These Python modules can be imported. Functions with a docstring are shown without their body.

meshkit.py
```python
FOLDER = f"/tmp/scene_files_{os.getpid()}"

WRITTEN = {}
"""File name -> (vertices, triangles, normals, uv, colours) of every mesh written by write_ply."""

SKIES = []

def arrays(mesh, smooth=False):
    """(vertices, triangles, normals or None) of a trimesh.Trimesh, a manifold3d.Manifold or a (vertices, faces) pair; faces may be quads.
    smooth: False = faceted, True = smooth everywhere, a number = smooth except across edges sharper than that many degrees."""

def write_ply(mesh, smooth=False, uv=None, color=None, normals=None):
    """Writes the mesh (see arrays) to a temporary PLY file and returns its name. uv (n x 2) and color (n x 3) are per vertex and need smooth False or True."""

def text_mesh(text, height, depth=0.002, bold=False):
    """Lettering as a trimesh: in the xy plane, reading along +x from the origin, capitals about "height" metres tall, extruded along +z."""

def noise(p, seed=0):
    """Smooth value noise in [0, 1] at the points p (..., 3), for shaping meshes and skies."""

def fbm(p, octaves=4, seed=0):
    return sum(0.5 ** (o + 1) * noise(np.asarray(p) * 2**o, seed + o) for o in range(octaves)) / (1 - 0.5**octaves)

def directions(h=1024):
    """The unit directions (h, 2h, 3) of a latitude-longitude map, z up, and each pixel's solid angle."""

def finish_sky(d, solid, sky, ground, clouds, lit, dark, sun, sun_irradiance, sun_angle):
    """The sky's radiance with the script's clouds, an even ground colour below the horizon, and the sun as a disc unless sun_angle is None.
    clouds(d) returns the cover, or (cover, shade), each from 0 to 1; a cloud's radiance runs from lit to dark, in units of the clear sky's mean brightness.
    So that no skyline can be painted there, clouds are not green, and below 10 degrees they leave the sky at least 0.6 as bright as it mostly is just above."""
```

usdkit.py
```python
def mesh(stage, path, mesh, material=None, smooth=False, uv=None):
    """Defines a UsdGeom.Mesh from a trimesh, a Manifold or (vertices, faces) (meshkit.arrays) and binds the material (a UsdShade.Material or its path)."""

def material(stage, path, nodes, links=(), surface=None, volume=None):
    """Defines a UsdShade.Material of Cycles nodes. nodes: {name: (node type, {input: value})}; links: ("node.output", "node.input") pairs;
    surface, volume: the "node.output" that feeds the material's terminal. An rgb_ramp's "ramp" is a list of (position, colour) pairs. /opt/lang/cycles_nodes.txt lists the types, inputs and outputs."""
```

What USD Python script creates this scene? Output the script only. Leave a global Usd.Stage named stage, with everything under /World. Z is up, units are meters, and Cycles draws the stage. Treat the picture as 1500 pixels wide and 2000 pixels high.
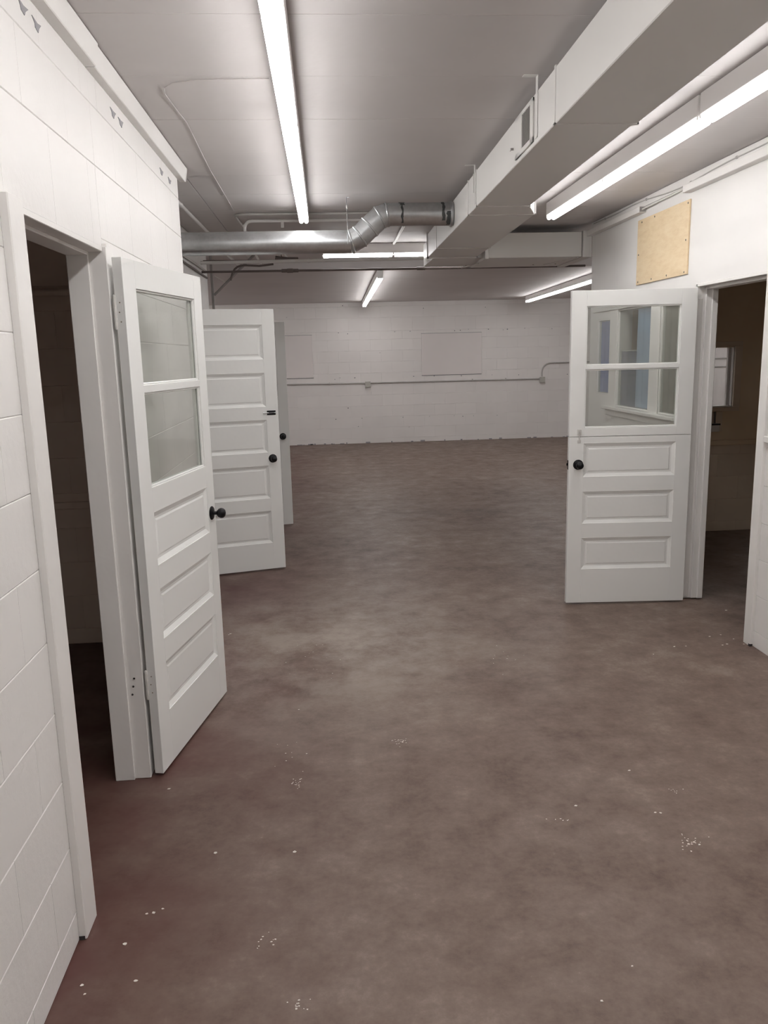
import math, random
import numpy as np, trimesh, usdkit, meshkit
from pxr import Usd, UsdGeom, UsdShade, Gf, Sdf

random.seed(7)
rng = np.random.default_rng(7)
stage = Usd.Stage.CreateInMemory()
UsdGeom.SetStageUpAxis(stage, 'Z')
UsdGeom.SetStageMetersPerUnit(stage, 1.0)
UsdGeom.Xform.Define(stage, '/World')
UsdGeom.Scope.Define(stage, '/World/Looks')

# ------------------------------------------------------------------ camera
F_PX, YAW, PITCH, ROLL, EYE = 1571.4, 0.0701, 0.1933, -0.0242, 1.68
cam = UsdGeom.Camera.Define(stage, '/World/camera')
_fw = np.array([math.sin(YAW), math.cos(YAW), 0]); _rt = np.array([math.cos(YAW), -math.sin(YAW), 0])
_fd = _fw * math.cos(PITCH) - np.array([0, 0, 1]) * math.sin(PITCH)
_up = np.array([0, 0, 1]) * math.cos(PITCH) + _fw * math.sin(PITCH)
_R = _rt * math.cos(ROLL) + _up * math.sin(ROLL); _U = _up * math.cos(ROLL) - _rt * math.sin(ROLL)
cam.AddTransformOp().Set(Gf.Matrix4d(*_R, 0, *_U, 0, *(-_fd), 0, 0, 0, EYE, 1))
cam.CreateHorizontalApertureAttr(36.0)
cam.CreateFocalLengthAttr(36.0 * F_PX / 1500)
cam.CreateClippingRangeAttr((0.05, 200.0))
cam.CreateExposureAttr(0.0)
TUBE = 23.5                      # radiance of the fluorescent tubes (the only light sources, added unseen strips included)
TUBE_COLOR = (1.0, 0.985, 0.975)

# ------------------------------------------------------------------ materials
def M(name, nodes, links=(), surface='p.BSDF'):
    return usdkit.material(stage, '/World/Looks/' + name, nodes, links, surface=surface)

def paint(name, color, rough=0.5, bump=0.15, scale=60, vary=0.05, spec=0.5, big=1.3):
    c = np.array(color)
    return M(name, {
        'g': ('geometry', {}),
        'n': ('noise_texture', {'scale': big, 'detail': 5.0, 'roughness': 0.6}),
        'r': ('rgb_ramp', {'ramp': [(0.3, tuple(c * (1 - vary))), (0.7, tuple(np.minimum(c * (1 + vary * .6), .95)))]}),
        'b': ('noise_texture', {'scale': float(scale), 'detail': 4.0}),
        'bp': ('bump', {'strength': float(bump), 'distance': 0.004}),
        'p': ('principled_bsdf', {'roughness': float(rough), 'specular_ior_level': float(spec)})},
        [('g.position', 'n.vector'), ('g.position', 'b.vector'), ('n.fac', 'r.fac'), ('r.color', 'p.base_color'),
         ('b.fac', 'bp.height'), ('bp.normal', 'p.normal')])

WALL = paint('wall_paint', (.815, .795, .775), .5, .35, 45, .035)
WALLS = [WALL] + [paint('wall_paint_%d' % i, (.815 - .004 * i, .795 - .004 * i, .775 - .004 * i), .5, .35, 45, .035) for i in (1, 2)]
SMOOTH = paint('plaster_paint', (.82, .805, .785), .45, .12, 25, .03)
REAR = [paint('rear_wall_paint_%d' % i, (.845 - .010 * i, .815 - .010 * i, .795 - .010 * i), .6, .3, 30, .04) for i in range(3)]
CEIL = paint('ceiling_paint', (.60, .566, .556), .6, .15, 30, .05)
DOOR = paint('door_paint', (.84, .84, .82), .38, .10, 35, .025)
TRIM = paint('trim_paint', (.82, .80, .775), .42, .15, 40, .04)
DUCT = paint('duct_paint', (.74, .725, .70), .45, .05, 20, .03)
PANELP = paint('cover_panel_paint', (.81, .765, .75), .6, .1, 20, .03)
STORE = [paint('storeroom_paint_%d' % i, (.80 - .02 * i, .67 - .016 * i, .57 - .014 * i), .6, .3, 40, .07) for i in range(3)]
OFFICE = [paint('office_paint_%d' % i, (.80 - .015 * i, .66 - .012 * i, .50 - .01 * i), .6, .3, 40, .06) for i in range(3)]
OFFICE_LOW = [paint('office_low_paint_%d' % i, (.78 - .015 * i, .67 - .012 * i, .56 - .01 * i), .6, .35, 40, .06) for i in range(3)]
HOUSING = paint('fixture_enamel', (.80, .78, .77), .4, .0, 10, .01)
BLACK = paint('black_metal', (.006, .0055, .007), .38, .05, 60, .2, spec=.3)
DARKPIPE = paint('dark_pipe', (.16, .13, .12), .5, .1, 60, .2)
GREYPIPE = paint('grey_conduit', (.50, .48, .46), .42, .05, 60, .1)
WHITEPIPE = paint('painted_conduit', (.80, .78, .76), .42, .05, 60, .05)
BOXGREY = paint('box_grey', (.50, .49, .45), .5, .05, 60, .1)
STEELPOST = paint('post_grey', (.34, .32, .31), .5, .1, 60, .1)
SCAR = paint('bare_patch', (.36, .35, .37), .8, .4, 120, .15)
DARK = paint('dark_gap', (.03, .025, .025), .8, .0, 60, .1)
TAPE = paint('duct_sealant', (.06, .065, .065), .6, .3, 120, .3)
BLUE = paint('blue_cloth', (.17, .27, .70), .8, .1, 60, .12)
PALEBLUE = paint('pale_blue_cloth', (.55, .68, .92), .8, .1, 60, .08)
SLATE = paint('slate_cloth', (.13, .16, .27), .8, .1, 60, .12)
DRAB = paint('drab_cloth', (.34, .31, .28), .8, .1, 60, .08)
SCREW = M('screw_metal', {'p': ('principled_bsdf', {'base_color': (.30, .27, .22), 'metallic': .8, 'roughness': .4})})
FLAKE = paint('paint_flake', (.75, .70, .64), .6, 0, 60, .1)
HINGE = paint('hinge_paint', (.66, .64, .61), .4, .3, 150, .15)
TUBE_M = M('tube_glow', {'e': ('emission', {'color': TUBE_COLOR, 'strength': TUBE})}, surface='e.emission')
PLY = M('plywood', {
    'g': ('geometry', {}), 'm': ('mapping', {'scale': (1.0, 2.6, 9.0)}),
    'n': ('noise_texture', {'scale': 3.0, 'detail': 7.0, 'roughness': .7, 'distortion': .3}),
    'r': ('rgb_ramp', {'ramp': [(.3, (.70, .53, .33)), (.5, (.76, .60, .39)), (.72, (.80, .655, .45))]}),
    'p': ('principled_bsdf', {'roughness': .55})},
    [('g.position', 'm.vector'), ('m.vector', 'n.vector'), ('n.fac', 'r.fac'), ('r.color', 'p.base_color')])
GALV = M('galvanised_steel', {
    'g': ('geometry', {}), 'v': ('voronoi_texture', {'scale': 55.0}), 'n': ('noise_texture', {'scale': 6.0, 'detail': 5.0}),
    'r': ('rgb_ramp', {'ramp': [(.0, (.60, .62, .635)), (1.0, (.66, .68, .69))]}),
    'rr': ('map_range', {'from_min': .3, 'from_max': .7, 'to_min': .31, 'to_max': .37}),
    'p': ('principled_bsdf', {'metallic': 1.0})},
    [('g.position', 'v.vector'), ('g.position', 'n.vector'), ('v.distance', 'r.fac'), ('r.color', 'p.base_color'), ('n.fac', 'rr.value'), ('rr.result', 'p.roughness')])
GLASS = M('dusty_pane', {
    'lw': ('layer_weight', {'blend': .5}),
    'pw': ('math', {'math_type': 'power', 'value2': 4.0}), 'ma': ('math', {'math_type': 'multiply_add', 'value2': .75, 'value3': .045}),
    't': ('transparent_bsdf', {'color': (.90, .915, .90)}), 'gl': ('glossy_bsdf', {'color': (.95, .95, .95), 'roughness': .06}),
    'g': ('geometry', {}), 'n': ('noise_texture', {'scale': 5.0, 'detail': 6.0}),
    'du': ('map_range', {'from_min': .3, 'from_max': .7, 'to_min': .012, 'to_max': .045}),
    'd': ('diffuse_bsdf', {'color': (.68, .67, .60)}),
    'm1': ('mix_closure', {}), 'm2': ('mix_closure', {})},
    [('lw.facing', 'pw.value1'), ('pw.value', 'ma.value1'), ('ma.value', 'm1.fac'), ('t.BSDF', 'm1.closure1'), ('gl.BSDF', 'm1.closure2'),
     ('g.position', 'n.vector'), ('n.fac', 'du.value'), ('du.result', 'm2.fac'), ('m1.closure', 'm2.closure1'), ('d.BSDF', 'm2.closure2')], surface='m2.closure')
FLOOR = M('worn_painted_concrete', {
    'g': ('geometry', {}),
    'n1': ('noise_texture', {'scale': .8, 'detail': 6.0, 'roughness': .6}),
    'n2': ('noise_texture', {'scale': 5.0, 'detail': 10.0, 'roughness': .72}),
    'n3': ('noise_texture', {'scale': 38.0, 'detail': 4.0, 'roughness': .7}),
    'n4': ('noise_texture', {'scale': 1.2, 'detail': 5.0, 'roughness': .6}),
    'n5': ('noise_texture', {'scale': 2.0, 'detail': 8.0, 'roughness': .75}),
    'sx': ('separate_xyz', {}),
    'mf': ('mix_float', {'fac': .6}), 'mf2': ('mix_float', {'fac': .16}),
    'r': ('rgb_ramp', {'ramp': [(.38, (.104, .065, .051)), (.46, (.153, .104, .082)), (.54, (.190, .136, .109)), (.63, (.262, .202, .165))]}),
    'redx': ('map_range', {'from_min': .1, 'from_max': -.75, 'to_min': 0, 'to_max': 1.0, 'clamp': True}),
    'redn': ('map_range', {'from_min': .36, 'from_max': .60, 'to_min': .2, 'to_max': 1, 'clamp': True}),
    'redm': ('math', {'math_type': 'multiply'}),
    'mr': ('mix', {'color2': (.095, .035, .030)}),
    # gloss sheen painted into the colour as a pale patch mid-walkway, and the old stain further back
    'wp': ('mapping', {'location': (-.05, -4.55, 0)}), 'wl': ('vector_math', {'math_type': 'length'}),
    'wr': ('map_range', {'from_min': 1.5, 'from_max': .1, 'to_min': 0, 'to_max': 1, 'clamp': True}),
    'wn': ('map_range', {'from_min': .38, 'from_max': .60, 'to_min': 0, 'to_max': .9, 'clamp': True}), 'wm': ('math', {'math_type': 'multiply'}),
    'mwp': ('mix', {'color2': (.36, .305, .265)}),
    'sp': ('mapping', {'location': (-.55, -12.6, 0), 'scale': (.42, 1.5, 1)}), 'sl': ('vector_math', {'math_type': 'length'}),
    'srr': ('map_range', {'from_min': .42, 'from_max': .05, 'to_min': 0, 'to_max': 1, 'clamp': True}),
    'sn': ('map_range', {'from_min': .38, 'from_max': .58, 'to_min': .1, 'to_max': .75, 'clamp': True}), 'sm': ('math', {'math_type': 'multiply'}),
    'msp': ('mix', {'color2': (.075, .050, .043)}),
    'fl': ('map_range', {'from_min': .70, 'from_max': .78, 'to_min': 0, 'to_max': .4, 'clamp': True}),
    'mw': ('mix', {'color2': (.42, .36, .30)}),
    'dk': ('map_range', {'from_min': .33, 'from_max': .25, 'to_min': 0, 'to_max': .5, 'clamp': True}),
    'md': ('mix', {'color2': (.07, .050, .045)}),
    'rg': ('map_range', {'from_min': .3, 'from_max': .7, 'to_min': .56, 'to_max': .42}),
    'bp': ('bump', {'strength': .2, 'distance': .002}),
    'p': ('principled_bsdf', {'specular_ior_level': .45})},
    [('g.position', x + '.vector') for x in ('n1', 'n2', 'n3', 'n4', 'n5', 'sx', 'wp', 'sp')] +
    [('n1.fac', 'mf.a'), ('n2.fac', 'mf.b'), ('mf.result', 'mf2.a'), ('n3.fac', 'mf2.b'), ('mf2.result', 'r.fac'),
     ('sx.x', 'redx.value'), ('n4.fac', 'redn.value'), ('redx.result', 'redm.value1'), ('redn.result', 'redm.value2'),
     ('redm.value', 'mr.fac'), ('r.color', 'mr.color1'),
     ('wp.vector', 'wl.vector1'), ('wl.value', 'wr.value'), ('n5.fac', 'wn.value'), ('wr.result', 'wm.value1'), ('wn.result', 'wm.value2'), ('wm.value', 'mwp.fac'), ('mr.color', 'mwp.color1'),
     ('sp.vector', 'sl.vector1'), ('sl.value', 'srr.value'), ('n5.fac', 'sn.value'), ('srr.result', 'sm.value1'), ('sn.result', 'sm.value2'), ('sm.value', 'msp.fac'), ('mwp.color', 'msp.color1'),
     ('n3.fac', 'fl.value'), ('fl.result', 'mw.fac'), ('msp.color', 'mw.color1'),
     ('n2.fac', 'dk.value'), ('dk.result', 'md.fac'), ('mw.color', 'md.color1'), ('md.color', 'p.base_color'),
     ('n2.fac', 'rg.value'), ('rg.result', 'p.roughness'), ('n2.fac', 'bp.height'), ('bp.normal', 'p.normal')])

# ------------------------------------------------------------------ helpers
_used = {}
def free(parent, name):
    k = (parent, name); n = _used.get(k, 0); _used[k] = n + 1
    return name if n == 0 else '%s_%03d' % (name, n)

class Thing:
    def __init__(s, name, label, cat, loc=(0, 0, 0), rz=0.0, group=None, kind=None):
        s.path = '/World/' + free('/World', name)
        x = UsdGeom.Xform.Define(stage, s.path)
        x.AddTranslateOp().Set(Gf.Vec3d(*map(float, loc)))
        if rz: x.AddRotateZOp().Set(math.degrees(rz))
        s.loc, s.rz, s.prim = np.array(loc, float), rz, x.GetPrim()
        tag(s.prim, label, cat, group, kind)
    def part(s, name, mesh, mat, world=True, smooth=False, label=None, under=None, kind=None):
        """one part (or, with under=path of a part, a sub-part); world: the mesh is given in world coordinates"""
        if isinstance(mesh, list): mesh = trimesh.util.concatenate(mesh)
        if world:
            mesh = mesh.copy(); mesh.apply_translation(-s.loc)
            if s.rz: mesh.apply_transform(trimesh.transformations.rotation_matrix(-s.rz, [0, 0, 1]))
        base = under or s.path
        path = base + '/' + free(base, name)
        m = usdkit.mesh(stage, path, mesh, mat, smooth=smooth)
        if label: m.GetPrim().SetCustomDataByKey('label', label)
        if kind: m.GetPrim().SetCustomDataByKey('kind', kind)
        return path

def tag(prim, label, cat, group=None, kind=None):
    for k, v in (('label', label), ('category', cat), ('group', group), ('kind', kind)):
        if v: prim.SetCustomDataByKey(k, v)

def box(x0, x1, y0, y1, z0, z1, c=0.0):
    lo, hi = np.minimum([x0, y0, z0], [x1, y1, z1]), np.maximum([x0, y0, z0], [x1, y1, z1])
    if c <= 0:
        m = trimesh.creation.box(hi - lo); m.apply_translation((lo + hi) / 2); return m
    P = []
    for k in range(3):
        e = np.full(3, c); e[k] = 0
        for s in np.ndindex(2, 2, 2):
            P.append([(lo[i] + e[i]) if s[i] == 0 else (hi[i] - e[i]) for i in range(3)])
    return trimesh.convex.convex_hull(np.array(P))

def hull(points): return trimesh.convex.convex_hull(np.array(points, float))

def block(a0, a1, z0, z1, d, f, c=.0026, gap=.0003, jit=.35):
    """a masonry unit with chamfered face; f maps (along, up, outward) to the world"""
    z0, z1 = z0 + gap, z1 - gap
    j = [float(x) for x in rng.uniform(-.0010, 0, 1)]
    d1 = d + j[0] * jit; e = .0009
    R = [[(a0, z0), (a1, z0), (a1, z1), (a0, z1)], [(a0, z0), (a1, z0), (a1, z1), (a0, z1)], [(a0 + e, z0 + c), (a1 - e, z0 + c), (a1 - e, z1 - c), (a0 + e, z1 - c)]]
    D = [0, d1 - c * .8, d1]
    V = [f(a, z, D[i]) for i in range(3) for a, z in R[i]]
    Fc = []
    for i in range(2):
        for k in range(4):
            p, q = i * 4 + k, i * 4 + (k + 1) % 4
            Fc += [[p, q, q + 4], [p, q + 4, p + 4]]
    Fc += [[8, 9, 10], [8, 10, 11]]
    m = trimesh.Trimesh(np.array(V), np.array(Fc), process=False)
    return m

def tube(path, r, n=10, caps=True):
    P = np.array(path, float); r = np.broadcast_to(r, len(P))
    T = np.diff(P, axis=0); T /= np.linalg.norm(T, axis=1)[:, None]
    tg = np.vstack([T[:1], (T[:-1] + T[1:]), T[-1:]]); tg /= np.linalg.norm(tg, axis=1)[:, None]
    ref = np.array([0, 0, 1.0]) if abs(T[0][2]) < .9 else np.array([1.0, 0, 0])
    V = []; u = ref - T[0] * (ref @ T[0]); u /= np.linalg.norm(u)
    for i in range(len(P)):
        if i: u = u - tg[i] * (u @ tg[i]); u /= np.linalg.norm(u)
        v = np.cross(tg[i], u)
        k = 1.0
        if 0 < i < len(P) - 1: k = 1 / max(.6, (T[i - 1] @ tg[i]))
        # stretch in the mitre plane
        bend = T[i] - T[i - 1] if 0 < i < len(P) - 1 else np.zeros(3)
        bl = np.linalg.norm(bend); bd = bend / bl if bl > 1e-6 else None
        for a in np.arange(n) * 2 * np.pi / n:
            o = (u * np.cos(a) + v * np.sin(a)) * r[i]
            if bd is not None: o = o + bd * (o @ bd) * (k - 1)
            V.append(P[i] + o)
    Fc = []
    for i in range(len(P) - 1):
        for a in range(n):
            p, q = i * n + a, i * n + (a + 1) % n
            Fc += [[p, q, q + n], [p, q + n, p + n]]
    if caps:
        V += [P[0], P[-1]]; c0, c1 = len(V) - 2, len(V) - 1; e = (len(P) - 1) * n
        for a in range(n):
            Fc += [[c0, (a + 1) % n, a], [c1, e + a, e + (a + 1) % n]]
    return trimesh.Trimesh(np.array(V), np.array(Fc), process=False)

def ring(center, axis, r, w, n=24, t=.003):
    """a raised band round a pipe"""
    a = np.array(axis, float); a /= np.linalg.norm(a); c = np.array(center, float)
    return tube([c - a * w / 2, c - a * w / 4, c + a * w / 4, c + a * w / 2], [r, r + t, r + t, r], n, caps=False)

def bend(p, corner, q, r, n=6):
    """points of a rounded corner between p and q"""
    p, k, q = (np.array(x, float) for x in (p, corner, q))
    a, b = (p - k) / np.linalg.norm(p - k), (q - k) / np.linalg.norm(q - k)
    A, B = k + a * r, k + b * r
    return [tuple((1 - t) ** 2 * A + 2 * t * (1 - t) * k + t * t * B) for t in np.linspace(0, 1, n)]

def lathe(profile, n=24):
    return trimesh.creation.revolve(np.array(profile, float), sections=n)

def screw_head(pos, normal, r=.004):
    m = lathe([(0, 0), (r, 0), (r * .8, r * .5), (0, r * .6)], 8)
    n = np.array(normal, float)
    m.apply_transform(trimesh.geometry.align_vectors([0, 0, 1], n)); m.apply_translation(pos); return m

# ================================================================== structure
CZ, CZR, XL, XR, XREC = 2.757, 2.65, -.783, 2.38, -1.12
YB = 15.55                                         # rear wall
XW, XE = -4.2, 10.0                                # ends of the rear room
fx = lambda X, s: (lambda a, z, n: (X + s * n, a, z))      # walls along y
fy = lambda Y, s: (lambda a, z, n: (a, Y + s * n, z))      # walls along x

floor = Thing('floor', 'worn brown painted concrete floor of the corridor and rooms', 'floor', kind='structure')
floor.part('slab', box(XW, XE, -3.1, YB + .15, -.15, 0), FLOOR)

ceil = Thing('ceiling', 'greyish white panelled ceiling over the corridor', 'ceiling', kind='structure')
ceil.part('deck', box(XW, XE, -3.1, 9.7, CZ + .009, CZ + .2), CEIL)
ys = [-3.0 + .585 * i for i in range(30) if -3.0 + .585 * i < 9.7]
for i, y in enumerate(ys):
    y1 = min(y + .585, 9.7)
    for x0, x1 in ((-.78, 1.06), (1.06, 2.38)):
        dz = float(rng.uniform(0, .0012))
        ceil.part('ceiling_panel', box(x0 + .0005, x1 - .0005, y + .0006, y1 - .0006, CZ + dz, CZ + .012, .0010), CEIL)
    if y > 4.9:
        ceil.part('ceiling_panel', box(XREC + .002, -.783, y + .0015, y1 - .0015, CZ, CZ + .012, .0015), CEIL)
rear_ceil = Thing('ceiling_rear', 'lower greyish ceiling of the large rear room', 'ceiling', kind='structure')
rear_ceil.part('deck', box(XW, XE, 9.7, YB + .15, CZR, CZ + .2), CEIL)

# ---- left wall with its doorway
wl = Thing('wall_left', 'white painted block wall on the left with the near doorway', 'wall', kind='structure')
DY0, DY1, DZ = 2.262, 3.112, 2.086
BK = XL - .012
NY0, NY1 = -1.3, .90                # unseen opening beside the camera, added to let light into the storeroom
wl.part('core', [box(XL - .117, BK, -3.0, NY0, 0, CZ), box(XL - .117, BK, NY0, NY1, DZ, CZ), box(XL - .117, BK, NY1, DY0, 0, CZ), box(XL - .117, BK, DY0, DY1, DZ, CZ), box(XL - .117, BK, DY1, 4.9, 0, CZ)], WALL)
wl.part('plain_face', [box(BK, XL, -3.0, NY0, 0, CZ), box(BK, XL, NY0, NY1, DZ, CZ), box(BK, XL, NY1, .95, 0, CZ)], WALL)
C = [0, .093] + [.093 + .208 * k for k in range(1, 10)] + [2.116, 2.365, 2.573, CZ]
C = sorted(set(round(c, 3) for c in C if not (1.97 < c < 2.11)))
def lay(th, y0, y1, z0, z1, f, mats, d=.012, L=.405, phase=2.0, name='block'):
    for k in range(len(C) - 1):
        a, b = max(C[k], z0), min(C[k + 1], z1)
        if b - a < .01: continue
        off = phase + (L / 2 if k % 2 == 0 else 0)
        j = math.floor((y0 - off) / L)
        while True:
            p, q = max(off + j * L, y0), min(off + (j + 1) * L, y1)
            j += 1
            if p >= y1 - 1e-6: break
            if q - p < .012: continue
            th.part(name, block(p, q, a, b, d, f), mats[int(rng.integers(len(mats)))])
lay(wl, .95, DY0, 0, DZ, fx(BK, 1), WALLS)
_C = C; C = [c for c in C if c != 2.116]
lay(wl, .95, DY1, DZ, CZ, fx(BK, 1), WALLS)
C = _C
lay(wl, DY1, 4.9, 0, CZ, fx(BK, 1), WALLS)
for (y, z, s) in ((2.488, 2.632, 1.6), (2.597, 2.628, 1.5), (3.455, 2.628, 1.7), (3.577, 2.628, 1.8), (4.418, 2.616, 2.0), (4.642, 2.617, 2.0)):
    pts = np.array([(-.022, .018), (.004, .013), (.026, .016), (.014, -.002), (.006, -.018), (-.008, -.012), (-.010, .002)]) * np.array([s, .8])
    pts = pts * rng.uniform(.85, 1.15, pts.shape)
    ctr = pts.mean(0)
    V = [(XL - .004, y + p[0], z + p[1]) for p in pts] + [(XL + .0022, y + p[0], z + p[1]) for p in pts] + [(XL + .003, y + ctr[0], z + ctr[1])]
    n = len(pts); Fc = []
    for k in range(n):
        q = (k + 1) % n; Fc += [[k, q, q + n], [k, q + n, k + n], [k + n, q + n, 2 * n]]
    wl.part('bare_patch', trimesh.Trimesh(np.array(V), np.array(Fc), process=False), SCAR, label='grey bare patch where a fixing was torn off')

# ---- storeroom behind the left wall
ws = Thing('wall_storeroom', 'dark beige block wall seen through the left doorway', 'wall', kind='structure')
ws.part('core', box(XW, XL - .117, 4.786, 4.9, 0, CZ), WALL)
ws.part('corner_fill', box(XL - .117, XL - .02, 4.786, 4.9, 0, CZ), WALL)
ws.part('upper_face', [box(XW, -2.6, 4.774, 4.786, 0, CZ), box(-2.6, XL - .117, 4.774, 4.786, 2.10, CZ)], STORE[0])
lay(ws, -2.6, XL - .117, 0, 2.10, fy(4.786, -1), STORE, phase=-1.9)
ws2 = Thing('wall_storeroom_outer', 'unseen outer walls of the unlit storeroom on the left, made white to bounce light', 'wall', kind='structure')
ws2.part('core', [box(-2.72, -2.6, -1.4, 4.786, 0, CZ), box(-2.72, XL - .117, -1.5, -1.4, 0, CZ)], WALL)  # set close in and white so they bounce light onto the storeroom wall
inner = Thing('wall_left_inner', 'beige inner lining of the left wall inside the storeroom', 'wall', kind='structure')
inner.part('lining', [box(XL - .125, XL - .1172, NY1 + .03, DY0 - .03, 0, CZ), box(XL - .125, XL - .1172, DY1 + .03, 4.774, 0, CZ), box(XL - .125, XL - .1172, DY0 - .03, DY1 + .03, DZ + .03, CZ)], STORE[0])

# ---- recessed wall further along on the left
wr = Thing('wall_left_recess', 'set-back white wall on the left behind the panelled doors', 'wall', kind='structure')
O1, O2 = (5.335, 6.15), (7.09, 7.915)
segs = [(4.9, O1[0]), (O1[1], O2[0]), (O2[1], 8.45)]
wr.part('core', [box(XREC - .12, XREC, a, b, 0, CZ) for a, b in segs] + [box(XREC - .12, XREC, a, b, 2.06, CZ) for a, b in (O1, O2)], SMOOTH)
wr2 = Thing('wall_left_end', 'end wall closing the rooms behind the panelled doors', 'wall', kind='structure')
wr2.part('core', [box(XW, XREC - .12, 8.33, 8.45, 0, CZ), box(XW, XW + .1, 4.9, YB, 0, CZ)], SMOOTH)

# ---- rear wall
wb = Thing('wall_back', 'white painted block wall at the far end of the rear room', 'wall', kind='structure')
wb.part('core', box(XW, XE, YB + .012, YB + .15, 0, CZ), REAR[0])
wb.part('plain_face', [box(XW, -2.3, YB, YB + .012, 0, CZ), box(5.35, XE, YB, YB + .012, 0, CZ)], REAR[0])
lay(wb, -2.3, 5.35, 0, CZR, fy(YB + .012, -1), REAR, phase=.1)
holes = [(661, 650), (679, 652), (771, 648), (801, 647), (888, 646), (899, 645), (915, 643), (954, 643), (983, 644), (991, 643), (1025, 641), (1078, 642),
         (664, 738), (693, 738), (654, 741), (808, 735), (848, 734), (901, 734), (961, 732), (1013, 732), (1108, 731), (656, 819), (707, 817), (787, 815), (839, 813),
         (887, 812), (904, 813), (925, 812), (971, 811), (700, 833), (799, 834), (742, 689), (680, 797), (827, 602), (948, 600), (669, 597), (560, 620)]
def back(u, v, Y):                                 # where this spot of the rear wall is (metres)
    d = _fd * F_PX + _R * (u - 750) + _U * (1000 - v); t = Y / d[1]
    return d[0] * t, EYE + d[2] * t
hm = []
for u, v in holes:
    x, z = back(u, v, YB)
    r = float(rng.uniform(.006, .013))
    m = lathe([(0, 0), (r, 0), (r * .7, .002), (0, .0025)], 7); m.apply_transform(trimesh.transformations.rotation_matrix(math.pi / 2, [1, 0, 0])); m.apply_translation((x, YB, z)); hm.append(m)
wb.part('nail_hole', hm, SCAR, kind='stuff')
ch = []
for i in range(26):                                # chipped paint along the foot of the wall
    x = float(rng.uniform(-.6, 5.0)); w, h = float(rng.uniform(.02, .09)), float(rng.uniform(.008, .03))
    ch.append(box(x, x + w, YB - .002, YB + .003, 0, h))
wb.part('chipped_edge', ch, SCAR, kind='stuff')

# ---- right wall with its doorway and windows
wrt = Thing('wall_right', 'white painted wall on the right with a doorway and inner windows', 'wall', kind='structure')
RY0, RY1, RZ = 4.252, 5.112, 2.07
W2 = (2.95, 4.10, 1.20, 2.0)
L3 = [(5.335, 5.650, 1.215, 1.99), (5.815, 6.49, 1.215, 1.99), (6.655, 6.97, 1.30, 1.93)]
XO = XR + .12
RB = XR + .012
def wall_x(y0, y1, z0, z1, a=RB, b=XO): return box(a, b, y0, y1, z0, z1)
core = [wall_x(-3, W2[0], 0, CZ), wall_x(W2[0], W2[1], 0, W2[2]), wall_x(W2[0], W2[1], W2[3], CZ), wall_x(W2[1], RY0, 0, CZ), wall_x(RY0, RY1, RZ, CZ)]
core += [wall_x(RY1, L3[0][0], 0, CZ)]
for i, (a, b, c, d) in enumerate(L3):
    core += [wall_x(a, b, 0, c), wall_x(a, b, d, CZ)]
    core += [wall_x(b, L3[i + 1][0] if i < 2 else 7.17, 0, CZ)]
wrt.part('core', core, SMOOTH)
fc = [box(XR, RB, -3, W2[0], 0, CZ), box(XR, RB, W2[0], W2[1], W2[3], CZ), box(XR, RB, W2[1], RY0, W2[2], CZ), box(XR, RB, RY0, RY1, RZ, CZ), box(XR, RB, RY1, L3[0][0], 0, CZ)]
for i, (a, b, c, d) in enumerate(L3):
    fc += [box(XR, RB, a, b, 0, c), box(XR, RB, a, b, d, CZ), box(XR, RB, b, L3[i + 1][0] if i < 2 else 7.17, 0, CZ)]
wrt.part('plaster_face', fc, SMOOTH)
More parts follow.
